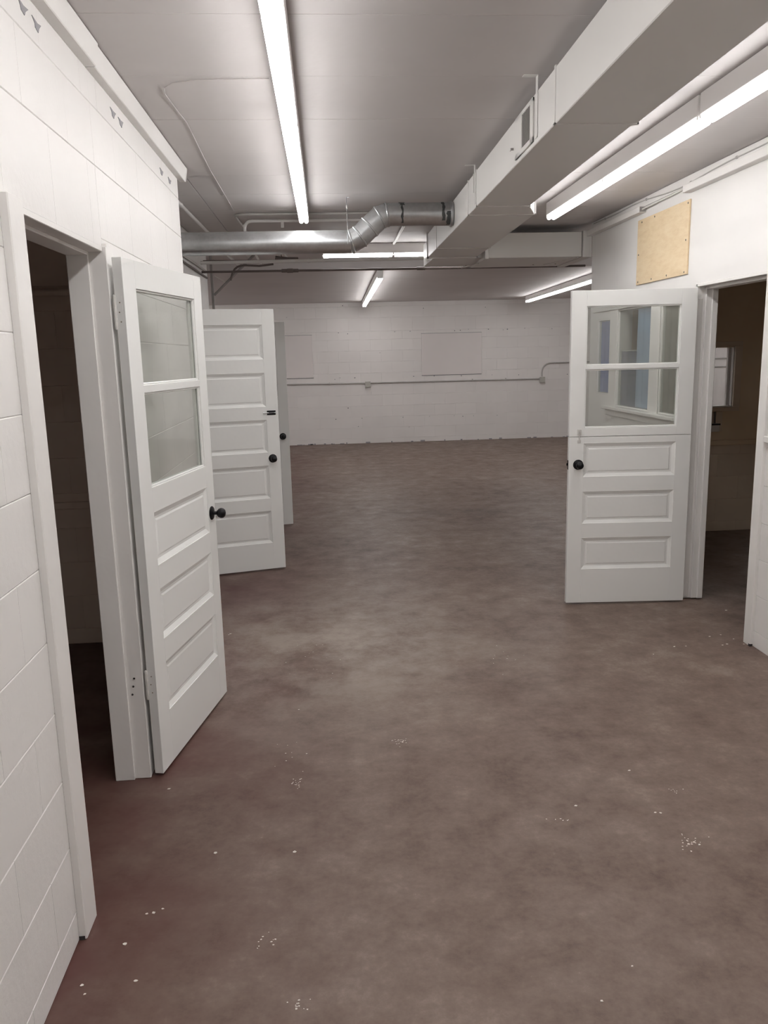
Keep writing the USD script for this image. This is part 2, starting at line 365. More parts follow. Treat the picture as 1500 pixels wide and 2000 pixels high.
lay(wrt, W2[0], RY0, 0, W2[2], fx(RB, -1), WALLS, phase=2.2)
wrt.part('crack_line', tube([(XR - .0005, 4.185, z) for z in np.linspace(.02, 1.1, 12)], .0022, 5), DARK)

# ---- office behind the right wall
wo = Thing('wall_office', 'dim brown office wall seen through the right doorway', 'wall', kind='structure')
OW = (2.98, 3.66, 1.14, 1.68)
YO = 7.05
def wy(x0, x1, z0, z1, a=YO + .012, b=YO + .12): return box(x0, x1, a, b, z0, z1)
OD = (4.02, 4.84)                    # unseen doorway to the rear room, added to let light into the office
wo.part('core', [wy(XO, OW[0], 0, CZ), wy(OW[1], OD[0], 0, CZ), wy(*OD, 2.06, CZ), wy(OD[1], XE, 0, CZ), wy(OW[0], OW[1], 0, OW[2]), wy(OW[0], OW[1], OW[3], CZ)], SMOOTH)
wo.part('upper_face', [wy(XO, OW[0], .80, CZ, YO, YO + .012), wy(OW[1], OD[0], .80, CZ, YO, YO + .012), wy(*OD, 2.06, CZ, YO, YO + .012), wy(OD[1], 4.9, .80, CZ, YO, YO + .012), wy(OW[0], OW[1], .80, OW[2], YO, YO + .012), wy(OW[0], OW[1], OW[3], CZ, YO, YO + .012)], OFFICE[0])
lay(wo, XO, OD[0], 0, .80, fy(YO + .012, -1), OFFICE_LOW, phase=2.75)
wo.part('chair_rail', box(XO, OD[0] - .01, YO - .022, YO, .80, .845, .004), OFFICE[1])
wo2 = Thing('wall_office_outer', 'outer walls of the unlit office on the right', 'wall', kind='structure')
wo2.part('core', [box(4.9, 5.0, 2.4, YO, 0, CZ), box(XO, 4.9, 2.4, 2.5, 0, CZ)], OFFICE[1])
wo3 = Thing('wall_right_inner', 'brown inner lining of the right wall inside the office', 'wall', kind='structure')
wo3.part('lining', [box(XO, XO + .008, 2.5, W2[0] - .05, 0, CZ), box(XO, XO + .008, W2[1] + .02, RY0 - .03, 0, CZ), box(XO, XO + .008, RY1 + .03, L3[0][0] - .02, 0, CZ), box(XO, XO + .008, W2[0], W2[1], 0, 1.15),
                    box(XO, XO + .008, 2.5, YO, 2.1, CZ), box(XO, XO + .008, 5.3, YO, 0, 1.15)], OFFICE[0])
we = Thing('wall_rear_right', 'right-hand wall of the large rear room', 'wall', kind='structure')
we.part('core', box(XE - .1, XE, YO + .12, YB, 0, CZ), SMOOTH)
wfr = Thing('wall_front', 'white wall behind the camera closing the corridor', 'wall', kind='structure')
wfr.part('core', box(XL - .117, XO, -3.1, -3.0, 0, CZ), SMOOTH)

# ================================================================== doors
def rings(u0, u1, z0, z1, half, R):
    """a sunk panel with moulded edge, both faces"""
    V, Fc = [], []
    for side in (-1, 1):
        b0 = len(V)
        for ins, dep in R:
            for a, z in ((u0 + ins, z0 + ins), (u1 - ins, z0 + ins), (u1 - ins, z1 - ins), (u0 + ins, z1 - ins)):
                V.append((a, side * (half - dep), z))
        for i in range(len(R) - 1):
            for k in range(4):
                p, q = b0 + i * 4 + k, b0 + i * 4 + (k + 1) % 4
                t = [[p, q, q + 4], [p, q + 4, p + 4]]
                Fc += t if side < 0 else [x[::-1] for x in t]
        e = b0 + (len(R) - 1) * 4
        t = [[e, e + 1, e + 2], [e, e + 2, e + 3]]
        Fc += t if side < 0 else [x[::-1] for x in t]
    return trimesh.Trimesh(np.array(V), np.array(Fc), process=False)
PR = [(-.002, .003), (.0, .003), (.020, .0125), (.030, .0125), (.038, .009), (.046, .009)]
T2 = .0185
def knob(th, u, z, sides=(-1, 1)):
    for s in sides:
        ax = trimesh.transformations.rotation_matrix(math.pi / 2 * (1 if s < 0 else -1), [1, 0, 0])
        kb = lathe([(.0085, .0), (.0085, .026), (.014, .030), (.021, .037), (.0245, .047), (.0235, .057), (.017, .065), (.007, .0685), (0, .069)], 20)
        rs = lathe([(0, 0), (.033, 0), (.033, .003), (.029, .006), (.014, .008), (.010, .010), (0, .010)], 20)
        for m in (kb, rs):
            m.apply_transform(ax); m.apply_translation((u, s * T2, z))
        k = th.part('knob', kb, BLACK, world=False, smooth=35, label='black round door knob')
        th.part('rose', rs, BLACK, world=False, smooth=35, under=k)
    return

def leaf(name, label, loc, rz, w, rails, lights, panels, knob_at, sl=.098, sr=.096, cuts=None):
    th = Thing(name, label, 'door', loc, rz, 'white painted doors', kind='structure')
    c = .0013
    cuts = cuts or [(.012, rails[-1][1])]
    for z0, z1 in cuts:
        th.part('stile', box(0, sl, -T2, T2, z0, z1, c), DOOR, world=False)
        th.part('stile', box(w - sr, w, -T2, T2, z0, z1, c), DOOR, world=False)
    for z0, z1 in rails:
        th.part('rail', box(sl - .001, w - sr + .001, -T2 + .0002, T2 - .0002, z0, z1, c), DOOR, world=False)
    for z0, z1 in panels:
        th.part('panel', rings(sl, w - sr, z0, z1, T2, PR), DOOR, world=False)
    for z0, z1 in lights:
        th.part('glass_pane', box(sl - .004, w - sr + .004, -.002, .002, z0 - .004, z1 + .004), GLASS, world=False, label='clear dusty glass pane')
        bd = []
        for s in (-1, 1):
            y0, y1 = s * .0025, s * .0125
            bd += [box(sl, w - sr, y0, y1, z0, z0 + .008, .002), box(sl, w - sr, y0, y1, z1 - .008, z1, .002), box(sl, sl + .008, y0, y1, z0, z1, .002), box(w - sr - .008, w - sr, y0, y1, z0, z1, .002)]
        th.part('glazing_bead', bd, DOOR, world=False)
    if knob_at: knob(th, *knob_at)
    return th

GP = [(.245, .455), (.556, .766), (.867, 1.082)]
d1 = leaf('door_1', 'tall white half-glazed door standing open against the left wall', (-.7155 - .0185 * math.sin(1.3691) , 3.100 + .0185 * math.cos(1.3691), 0), 1.3691, .823,
          [(.012, .245), (.455, .556), (.766, .867), (1.082, 1.184), (1.555, 1.586), (1.946, 2.05)], [(1.184, 1.555), (1.586, 1.946)], GP, (.769, .951), sl=.110, sr=.096)
def hinge(th, u, z, h=.10, y=T2, leafs=True):
    pin = lathe([(0, -h / 2 - .006), (.004, -h / 2 - .005), (.0065, -h / 2), (.0065, -h / 6), (.0058, -h / 6 + .001), (.0065, -h / 6 + .002), (.0065, h / 6), (.0058, h / 6 + .001), (.0065, h / 6 + .002), (.0065, h / 2), (.004, h / 2 + .005), (0, h / 2 + .006)], 10)
    pin.vertices[:, :2] *= 1.05
    pin.apply_translation((u, y, z))
    p = th.part('hinge', pin, HINGE, world=False, smooth=30, label='old painted butt hinge')
    th.part('hinge_leaf', box(u * .1 if u < .1 else u - .004, u * .1 + .001 if u < .1 else u - .002, -y * .5, y, z - h / 2, z + h / 2), DOOR, world=False, under=p)
    th.part('hinge_screw', [screw_head((u * .1 if u < .1 else u - .002, k, z + j * h), (-1 if u < .1 else 1, 0, 0), .0028) for j, k in ((-.3, .0), (0, .004), (.3, .0))], SCREW, world=False, under=p)
for z in (1.855, .40): hinge(d1, -.006, z, .115)

d4 = leaf('door_4', 'white glazed Dutch door standing open at the right doorway', (1.570 - .0185 * math.sin(.0745), 5.0894 + .0185 * math.cos(.0745), 0), -.0745, .787,
          [(.012, .245), (.455, .556), (.766, .867), (1.082, 1.1255), (1.130, 1.184), (1.555, 1.580), (1.946, 2.042)], [(1.184, 1.555), (1.580, 1.946)], GP, (.062, .947), sl=.096, sr=.098,
          cuts=[(.012, 1.1255), (1.130, 2.042)])
for z in (1.90, 1.28, .95, .25): hinge(d4, .790, z, .09)
bolt = d4.part('slide_bolt', [box(.052, .078, -T2 - .003, -T2, 1.137, 1.176, .001), box(.054, .076, -T2 - .003, -T2, 1.088, 1.106, .001)], HINGE, world=False, label='small painted slide bolt across the split')
m = lathe([(0, 0), (.004, 0), (.004, .07), (0, .07)], 8); m.apply_translation((.065, -T2 - .006, 1.10)); d4.part('bolt_rod', m, HINGE, world=False, under=bolt)
m = lathe([(0, 0), (.0035, 0), (.005, .012), (0, .014)], 8); m.apply_transform(trimesh.transformations.rotation_matrix(math.pi / 2, [1, 0, 0])); m.apply_translation((.065, -T2 - .008, 1.16)); d4.part('bolt_pull', m, HINGE, world=False, under=bolt)
d4.part('latch_plate', box(-.0015, .001, -.011, .011, .915, .975), BLACK, world=False, label='dark latch plate in the door edge')
d4.part('latch_tongue', box(-.010, -.0015, -.006, .006, .940, .956, .001), BLACK, world=False)

P5 = [(.226, .483), (.586, .844), (.950, 1.202), (1.306, 1.561), (1.666, 1.923)]
R5 = [(.012, .226), (.483, .586), (.844, .950), (1.202, 1.306), (1.561, 1.666), (1.923, 2.040)]
d2 = leaf('door_2', 'white five-panel door with a black bolt, open behind the glazed door', (-1.103 - .0185 * math.sin(.267), 6.141 + .0185 * math.cos(.267), 0), .267, .770, R5, [], P5, (.708, .901))
sb = d2.part('slide_bolt', [box(.680, .748, -T2 - .004, -T2, 1.240, 1.274, .001), box(.690, .738, -T2 - .013, -T2 - .004, 1.249, 1.266, .003)], BLACK, world=False, label='black slide bolt')
m = lathe([(0, 0), (.0045, 0), (.0045, .10), (0, .10)], 8); m.apply_transform(trimesh.transformations.rotation_matrix(math.pi / 2, [0, 1, 0])); m.apply_translation((.648, -T2 - .009, 1.2575)); d2.part('bolt_rod', m, GALV, world=False, under=sb)
for z in (1.8, .3): hinge(d2, -.006, z, .09)
d3 = leaf('door_3', 'farthest white panelled door, mostly hidden behind the five-panel door', (-1.115 - .0185 * math.sin(.2), 7.908 + .0185 * math.cos(.2), 0), .2, .770, [(a, b - .028 if i == 5 else b) for i, (a, b) in enumerate(R5)], [], P5, (.705, .905))
for z in (1.8, .3): hinge(d3, -.006, z, .09)

# ---- door frames
t1 = Thing('trim_1', 'white wooden frame of the near left doorway', 'door frame', (XL, DY0, 0), kind='structure')
t1.part('casing', box(XL - .002, XL + .023, DY0 - .102, DY0 + .003, 0.0, 2.098, .003), TRIM)
t1.part('jamb', box(XL - .125, XL + .004, DY0 - .001, DY0 + .018, 0, DZ, .002), TRIM)
t1.part('casing', box(XL - .002, XL + .0175, DY1 - .002, DY1 + .090, 0, 2.098, .002), TRIM)
t1.part('jamb', box(XL - .122, XL + .018, DY1 - .018, DY1 + .001, 0, DZ, .002), TRIM)
t1.part('head_jamb', box(XL - .122, XL + .004, DY0, DY1, DZ - .018, DZ + .001, .002), TRIM)
t1.part('door_stop', box(XL - .122, XL - .045, DY1 - .030, DY1 - .0175, 0, DZ - .018, .002), TRIM)
t1.part('door_stop', box(XL - .122, XL - .045, DY0 + .0175, DY0 + .030, 0, DZ - .018, .002), TRIM)
t1.part('door_stop', box(XL - .122, XL - .045, DY0 + .03, DY1 - .03, DZ - .030, DZ - .0175, .002), TRIM)
t1.part('screw_hole', [screw_head((XL - .028 + .006 * k, DY1 - .0183, .40 + .034 * (k - 1)), (0, -1, 0), .0045) for k in range(3)], DARK)
t1.part('floor_gap', box(XL - .001, XL + .017, DY0 - .1035, DY0 - .095, 0, .012), DARK)
t2 = Thing('trim_2', 'white wooden frame of the right doorway', 'door frame', (XR, RY0, 0), kind='structure')
t2.part('casing', box(XR - .020, XR + .003, RY0 - .070, RY0 + .004, 0, RZ + .02, .003), TRIM)
t2.part('jamb', box(XR - .006, XO + .01, RY0 - .001, RY0 + .018, 0, RZ, .002), TRIM)
t2.part('jamb', box(XR - .004, XO + .004, RY1 - .018, RY1 + .004, .008, RZ, .002), TRIM)
t2.part('head_jamb', box(XR - .004, XO + .01, RY0, RY1, RZ - .018, RZ + .001, .002), TRIM)
t2.part('door_stop', box(XR + .048, XO + .004, RY1 - .033, RY1 - .0175, .008, RZ - .02, .003), TRIM)
t2.part('door_stop', box(XR + .085, XO + .004, RY1 - .044, RY1 - .032, .008, RZ - .02, .003), TRIM)
t2.part('door_stop', box(XR + .048, XO + .01, RY0 + .018, RY1 - .033, RZ - .034, RZ - .0175, .003), TRIM)
t2.part('filler_strip', box(XR - .003, XR + .030, RY1 - .026, RY1 - .0175, .02, RZ - .09, .002), TRIM)
t2.part('floor_gap', box(XR - .0205, XR - .004, RY0 - .0705, RY0 - .055, 0, .014), DARK)
for nm, (a, b), lab in (('trim_3', O1, 'white frame of the doorway behind the five-panel door'), ('trim_4', O2, 'white frame of the doorway behind the farthest panelled door')):
    t = Thing(nm, lab, 'door frame', (XREC, a, 0), kind='structure')
    t.part('jamb', box(XREC - .122, XREC + .004, a - .001, a + .012, 0, 2.06, .002), TRIM)
    t.part('jamb', box(XREC - .122, XREC + .004, b - .012, b + .001, 0, 2.06, .002), TRIM)
    t.part('head_jamb', box(XREC - .122, XREC + .004, a, b, 2.048, 2.061, .002), TRIM)

# ================================================================== windows
w1 = Thing('window_1', 'white-framed three-light inner window behind the Dutch door glass', 'window', (XR, 5.3, 1.2), kind='structure')
def light(w, y0, y1, z0, z1, fr=.03):
    for a, b, c, d in ((y0, y1, z0, z0 + fr), (y0, y1, z1 - fr, z1), (y0, y0 + fr, z0 + fr, z1 - fr), (y1 - fr, y1, z0 + fr, z1 - fr)):
        w.part('window_frame', box(XR + .002, XR + .10, a, b, c, d, .002), TRIM)
    w.part('glass_pane', box(XR + .012, XR + .016, y0 + fr - .004, y1 - fr + .004, z0 + fr - .004, z1 - fr + .004), GLASS, label='clear dusty glass pane')
for l in L3: light(w1, *l, fr=.013)
w1.part('mullion', box(XR - .007, XR + .005, 5.650, 5.815, 1.20, 2.005, .003), TRIM)
w1.part('mullion', box(XR - .007, XR + .005, 6.49, 6.655, 1.20, 2.005, .003), TRIM)
w1.part('head_casing', box(XR - .018, XR + .005, 5.28, 7.06, 1.99, 2.045, .003), TRIM)
w1.part('window_sill', box(XR - .050, XR + .05, 5.28, 6.70, 1.19, 1.215, .004), TRIM)
w1.part('apron', box(XR - .016, XR + .004, 5.30, 6.68, 1.138, 1.19, .003), TRIM)
w2 = Thing('window_2', 'white-framed window at the edge of the right doorway', 'window', (XR, 3.5, 1.2), kind='structure')
light(w2, *W2, fr=.03)
w2.part('window_sill', box(XR - .025, XR + .05, W2[0] - .04, W2[1] + .075, 1.165, 1.20, .004), TRIM)
w2.part('casing', box(XR - .012, XR + .004, W2[1], W2[1] + .06, 1.20, 2.06, .003), TRIM)
w3 = Thing('window_3', 'brown-framed opening in the office wall giving onto the bright rear room', 'window', (OW[0], YO, OW[2]), kind='structure')
fw = .065
for a, b, c, d in ((OW[0] - fw, OW[1] + fw, OW[3], OW[3] + .04), (OW[0] - fw, OW[1] + fw, OW[2] - .035, OW[2]), (OW[0] - fw, OW[0], OW[2], OW[3]), (OW[1], OW[1] + fw, OW[2], OW[3])):
    w3.part('casing', box(a, b, YO - .018, YO + .002, c, d, .003), OFFICE_LOW[0])
w3.part('jamb', box(OW[1] - .010, OW[1] + .001, YO, YO + .12, OW[2], OW[3], .002), TRIM)
w3.part('jamb', box(OW[1] - .035, OW[1] - .010, YO + .045, YO + .075, OW[2], OW[3], .002), TRIM)
w3.part('jamb', box(OW[0] - .001, OW[0] + .012, YO, YO + .12, OW[2], OW[3], .002), TRIM)
w3.part('window_sill', box(OW[0], OW[1], YO - .012, YO + .12, OW[2], OW[2] + .014, .003), TRIM)
w3.part('head_jamb', box(OW[0], OW[1], YO, YO + .12, OW[3] - .012, OW[3] + .001, .002), OFFICE_LOW[1])

# ---- cloths hung behind the inner window
def cloth(name, label, y0, y1, z0, z1, x, mat, folds, amp=.010, group=None):
    n = max(8, folds * 8); V, Fc = [], []
    for i in range(n + 1):
        t = i / n; o = amp * math.sin(2 * math.pi * folds * t) + amp * .4 * math.sin(2 * math.pi * (folds * 1.7) * t + 1)
        for z in (z0, z1):
            for s in (-.0015, .0015): V.append((x + o + s, y0 + (y1 - y0) * t, z))
    for i in range(n):
        b = i * 4
        Fc += [[b, b + 4, b + 6], [b, b + 6, b + 2], [b + 1, b + 3, b + 7], [b + 1, b + 7, b + 5], [b, b + 1, b + 5], [b, b + 5, b + 4], [b + 2, b + 6, b + 7], [b + 2, b + 7, b + 3]]
    th = Thing(name, label, 'curtain', (x, y0, z0), 0, 'cloths behind the inner window')
    th.part('cloth', trimesh.Trimesh(np.array(V), np.array(Fc), process=False), mat, smooth=40)
    th.part('rail', tube([(x, y0 - .01, z1 + .004), (x, y1 + .01, z1 + .004)], .006, 8), TRIM)
cloth('curtain', 'blue cloth hung behind the small far light of the inner window', 6.672, 6.955, 1.318, 1.912, XR + .030, BLUE, 3, .006)
cloth('curtain', 'pale blue cloth strip behind the middle light of the inner window', 5.89, 6.14, 1.232, 1.972, XR + .030, PALEBLUE, 2, .006)
cloth('curtain', 'short dark slate cloth beside the pale blue strip in the inner window', 6.15, 6.46, 1.232, 1.66, XR + .030, SLATE, 2, .006)
cloth('curtain', 'drab grey-brown cloth behind the near light of the inner window', 5.352, 5.633, 1.232, 1.972, XR + .030, DRAB, 3, .008)

# ================================================================== fluorescent strip lights
def strip(label, p0, p1, w=.105, z=2.66, top=CZ, tubes=2, gap=.0):
    p0, p1 = np.array(p0, float), np.array(p1, float)
    d = p1 - p0; L = np.linalg.norm(d); d /= L; rz = math.atan2(d[1], d[0])
    th = Thing('strip_light', label, 'ceiling light', (p0[0], p0[1], z), rz, 'fluorescent strip lights on the ceilings')
    h1 = top - z - .001
    a = .004
    th.part('housing', box(a, L - a, -.036, .036, .006, h1, .003), HOUSING, world=False)
    for e in (a + .002, L / 2, L - a - .002):
        th.part('lamp_holder', box(max(.003, e - .008), min(L - .003, e + .008), -.034, .034, -.008, .0065, .002), HOUSING, world=False)
    n = tubes
    for k in range(n):
        s0, s1 = L * k / n + .012, L * (k + 1) / n - .012
        for o in (-.0175, .0175):
            t = tube([(s0, o, -.011), (s0 + .004, o, -.011), (s1 - .004, o, -.011), (s1, o, -.011)], [.012, .0162, .0162, .012], 10)
            th.part('tube', t, TUBE_M, world=False, smooth=40)
    return th
S = 2.44
strip('left-hand corridor strip light, the far one ending above the pipe', (-.100, 6.22), (-.106, 3.785))
strip('left-hand corridor strip light, overhead at the top edge', (-.106, 3.775), (-.110, 1.34))
strip('left-hand corridor strip light, behind the camera', (-.110, 1.33), (-.114, -1.1))
strip('right-hand corridor strip light, the far one ending by the branch duct', (1.735, 6.20), (1.705, 3.66))
strip('right-hand corridor strip light, at the right picture edge', (1.705, 3.645), (1.680, 1.2))
strip('right-hand corridor strip light, behind the camera', (1.680, 1.19), (1.655, -1.25))
strip('crosswise strip light glowing behind the round pipe', (.03, 8.285), (1.44, 8.27), z=2.655)
strip('small rear-room strip light near the picture centre, front half', (.705, 9.75), (.745, 12.35), z=2.565, top=CZR)
strip('small rear-room strip light near the picture centre, back half', (.746, 12.36), (.79, 15.08), z=2.565, top=CZR)
strip('rear-room strip light above the Dutch door, front half', (3.52, 9.75), (3.62, 12.2), z=2.565, top=CZR)
strip('rear-room strip light above the Dutch door, back half', (3.62, 12.21), (3.72, 14.75), z=2.565, top=CZR)
strip('added strip light, unseen behind the office wall, brightening the office', (4.42, 7.55), (4.44, 9.65), z=2.66)  # added fill lamp, shines into the office through its doorway and opening
strip('added rear-room strip light, unseen behind the office, front half', (8.6, 9.75), (8.6, 12.2), z=2.565, top=CZR)  # added unseen pair that brightens the right of the rear room
strip('added rear-room strip light, unseen behind the office, back half', (8.6, 12.21), (8.6, 14.7), z=2.565, top=CZR)
strip('added rear-room strip light, unseen beyond the panelled doors, front half', (-2.9, 9.75), (-2.85, 12.2), z=2.565, top=CZR)  # added unseen pair, extra light for the rear wall from the left
strip('added rear-room strip light, unseen beyond the panelled doors, back half', (-2.85, 12.21), (-2.8, 14.7), z=2.565, top=CZR)

# ================================================================== ducts
lx = lambda y: .885 + .0145 * (y - 2.6)
ZB, ZT = 2.505, 2.702
dq = Thing('air_duct', 'long painted sheet-metal air duct running under the ceiling', 'air duct', (.9, 3.0, ZB))
def sec(y0, y1, r0, r1, l0=None, l1=None, zb=ZB, name='duct_section', cut=0.0):
    l0, l1 = lx(y0) if l0 is None else l0, lx(y1) if l1 is None else l1
    c = .003
    P = [(x, y, z) for y, l, r in ((y0, l0, r0), (y1, l1, r1)) for x, z in ((l, zb + c), (l + c, zb), (r - c, zb), (r, zb + c), (r, ZT - c), (r - c, ZT), (l + c, ZT), (l, ZT - c))]
    dq.part(name, hull(P), DUCT)
sec(-2.9, .70, 1.13, 1.16)
sec(.705, 3.150, 1.160, 1.205)
sec(3.156, 4.838, 1.196, 1.228)
sec(4.842, 5.128, 1.229, 1.334)
sec(5.133, 6.688, 1.337, 1.379)
sec(6.693, 7.30, 1.379, 1.383)
def seam(y, r, t=.004, w=.014, l=None):
    l = lx(y) if l is None else l
    dq.part('seam_flange', [box(l - t, l + .004, y - w / 2, y + w / 2, ZB - t, ZT + t, .001), box(l - t, r + t, y - w / 2, y + w / 2, ZB - t, ZB + .004, .001), box(r - .004, r + t, y - w / 2, y + w / 2, ZB - t, ZT + t, .001)], DUCT)
for y, r in ((.702, 1.16), (3.153, 1.207), (4.840, 1.23), (5.130, 1.338), (6.690, 1.381)): seam(y, r)
seam(7.30, 1.384, t=.010, w=.02)
dq.part('branch_section', box(1.0, 1.455, 7.312, 7.985, 2.497, ZT, .003), DUCT)
dq.part('branch_section', box(1.458, 2.30, 7.215, 7.985, 2.482, 2.690, .003), DUCT)
dq.part('branch_collar', box(2.305, 2.3795, 7.19, 7.985, 2.474, 2.700, .003), DUCT)
dq.part('branch_collar', box(1.440, 1.475, 7.205, 7.5, 2.474, 2.698, .003), DUCT)
for a, b in (((2.28, 7.25, 2.479), (2.12, 7.80, 2.479)), ((1.46, 7.60, 2.479), (1.36, 7.95, 2.479))): dq.part('branch_brace', tube([a, b], .006, 6), DUCT)
for a in ((2.22, 7.75, 2.482), (2.02, 7.8, 2.482), (1.4, 7.93, 2.497)): dq.part('branch_screw', screw_head(a, (0, 0, -1), .008), SCREW)
# hanger straps
for y, zt in ((3.425, CZ), (4.885, 2.74)):
    l = lx(y)
    dq.part('hanger_strap', [box(l - .004, l - .001, y - .014, y + .014, ZB + .02, zt, .001), box(l - .06, l - .001, y - .014, y + .014, zt - .003, zt, .001)], DUCT, label='painted strap holding the duct to the ceiling')
l = lx(4.87)
dq.part('hanger_strap', box(l - .0035, l - .001, 4.92, 4.935, ZB + .09, ZT, .001), DUCT)
# grille
g0, g1, gz0, gz1 = 3.475, 3.80, 2.522, 2.694
l = lx(3.63)
def sh(ms):
    m = trimesh.util.concatenate(ms) if isinstance(ms, list) else ms.copy()
    m.vertices[:, 0] += .0145 * (m.vertices[:, 1] - 3.63); return m
gp = dq.part('grille', sh([box(l - .008, l - .0005, g0, g1, gz0, gz0 + .022, .002), box(l - .008, l - .0005, g0, g1, gz1 - .018, gz1, .002), box(l - .008, l - .0005, g0, g0 + .045, gz0, gz1, .002), box(l - .008, l - .0005, g1 - .125, g1, gz0, gz1, .002)]), DUCT, label='white register frame with dark slats')
dq.part('grille_back', sh(box(l - .0025, l - .0005, g0 + .04, g1 - .12, gz0 + .02, gz1 - .016)), DARK, under=gp)
for k in range(7):
    y = g0 + .055 + k * .0215
    if y < g1 - .13: dq.part('slat', sh(box(l - .0065, l - .0025, y, y + .006, gz0 + .02, gz1 - .016)), STEELPOST, under=gp)
dq.part('grille_lever', [box(l - .010, l + .004, 3.863, 3.867, 2.580, 2.590, .001), box(l - .010, l - .007, 3.85, 3.88, 2.578, 2.582, .001)], STEELPOST, label='small damper lever')

# ================================================================== galvanised round pipe
PR_ = .0765
pp = Thing('vent_pipe', 'shiny galvanised round vent pipe with an angled elbow', 'pipe', (.2, 5.78, 2.445))
A = [(.927, 5.77, 2.616), (.475, 5.77, 2.616)]
B = [(.425, 5.772, 2.600), (.355, 5.776, 2.540), (.285, 5.78, 2.478)]
E_ = [(.225, 5.782, 2.446), (-1.118, 5.80, 2.446)]
full = A + B + E_
pp.part('straight_pipe', tube([A[0], A[1]], PR_, 32), GALV, smooth=40)
pp.part('elbow', tube([A[1]] + B + [E_[0]], PR_, 32), GALV, smooth=18)
pp.part('straight_pipe', tube(E_, PR_, 32), GALV, smooth=40)
sm = []
for i in range(1, len(full) - 1):
    t = (np.array(full[i + 1]) - full[i]); t /= np.linalg.norm(t); s = (np.array(full[i]) - full[i - 1]); s /= np.linalg.norm(s)
    pp.part('seam_ring', ring(full[i], t + s, PR_ * 1.02, .014, 32, .0035), GALV, smooth=40)
pp.part('collar', ring((.914, 5.77, 2.616), (1, 0, 0), PR_, .022, 32, .008), GALV, smooth=40)
def arc_band(x, w, a0, a1, n=14):
    V, Fc = [], []
    for i in range(n + 1):
        a = a0 + (a1 - a0) * i / n; ww = w * (.6 + .8 * float(meshkit.noise(np.array([i * .6, x * 7, 0.3]))))
        for s in (-1, 1):
            V.append((x + s * ww / 2 + .0025 * math.sin(i * .9), 5.77 - (PR_ + .0016) * math.cos(a), 2.616 + (PR_ + .0016) * math.sin(a)))
    for i in range(n):
        b = i * 2; Fc += [[b, b + 1, b + 3], [b, b + 3, b + 2]]
    return trimesh.Trimesh(np.array(V), np.array(Fc), process=False)
pp.part('sealant_band', [arc_band(.575, .034, .75, 1.7), arc_band(.574, .014, -.9, .75)], TAPE, label='dark smear of duct sealant')
pp.part('sealant_band', [arc_band(.855, .020, -.7, 1.3), arc_band(.892, .030, -1.2, .1)], TAPE, label='dark smear of duct sealant')
hw = Thing('hanger_wire', 'thin hooked wire holding up the galvanised pipe', 'wire', (.2, 5.7, 2.45))
hw.part('wire', tube([(.225, 5.885, CZ - .004), (.208, 5.89, CZ - .003), (.204, 5.875, CZ - .012), (.203, 5.84, 2.70), (.200, 5.70, 2.545), (.200, 5.699, 2.42)], .0022, 6), GALV)
hw.part('crimp', tube([(.2031, 5.832, 2.69), (.2025, 5.808, 2.665)], .005, 8), WHITEPIPE)

# ================================================================== conduits, pipes and bracing
def run(name, label, cat, pts, r, mat, clips=(), loc=None, n=10, extra=None):
    th = Thing(name, label, cat, loc or pts[0], 0, {'conduit': 'conduits', 'pipe': 'thin pipes', 'wire': 'painted wires'}.get(name))
    th.part('tube', tube(pts, r, n), mat, smooth=40)
    for c, ax in clips: th.part('clip', ring(c, ax, r, .02, 12, .004), mat)
    return th
run('conduit', 'painted conduit running back along the ceiling above the left recess', 'conduit', [(-.965, 4.95, CZ - .014), (-.93, 8.2, CZ - .014)], .013, WHITEPIPE, [((-.953, 6.05, CZ - .014), (0, 1, 0))])
run('conduit', 'upper thin conduit along the top of the left recess wall', 'conduit', [(XREC + .012, 5.90, 2.512), (XREC + .012, 8.42, 2.52)], .010, GREYPIPE)
run('conduit', 'lower dark conduit along the left recess wall', 'conduit', [(XREC + .0105, 5.90, 2.465), (XREC + .0105, 8.35, 2.463)], .009, DARKPIPE)
run('conduit', 'grey conduit turning on the ceiling just behind the left strip light', 'conduit', [(.95, 6.47, CZ - .012)] + bend((.95, 6.47, CZ - .012), (-.63, 6.47, CZ - .012), (-.60, 8.2, CZ - .012), .10) + [(-.60, 8.2, CZ - .012)], .010, GREYPIPE)
c = run('conduit', 'white conduit elbow dropping from the ceiling behind the round pipe', 'conduit', [(.90, 6.72, CZ - .022)] + bend((.90, 6.72, CZ - .022), (-.575, 6.72, CZ - .022), (-.575, 6.72, 2.56), .06) + [(-.575, 6.72, 2.645)], .0125, WHITEPIPE, [((-.575, 6.72, 2.70), (0, 0, 1))])
c.part('hanger_tab', box(-.29, -.265, 6.71, 6.716, CZ - .075, CZ - .03, .001), WHITEPIPE)
run('conduit', 'short conduit along the ceiling seen under the pipe elbow', 'conduit', [(.724, 6.9, CZ - .012), (.738, 8.22, CZ - .012)], .013, WHITEPIPE)
run('pipe', 'pale pipe crossing the opening below the round pipe', 'pipe', [(XREC + .02, 7.90, 2.557), (.985, 7.86, 2.562)], .016, WHITEPIPE, [((-.1, 7.886, 2.559), (1, 0, 0))])
dk = run('pipe', 'thin dark pipe crossing the full width at the rear ceiling edge', 'pipe', [(XREC + .005, 8.035, 2.487), (2.6, 8.035, 2.487)], .0105, DARKPIPE)
dk.part('coupling', [tube([(-.36, 8.035, 2.487), (-.20, 8.035, 2.487)], .017, 10), box(-.31, -.25, 8.01, 8.05, 2.467, 2.505, .004)], DARKPIPE, label='dark coupling')
dk.part('coupling', tube([(.94, 8.035, 2.487), (1.02, 8.035, 2.487)], .015, 10), DARKPIPE, label='dark coupling')
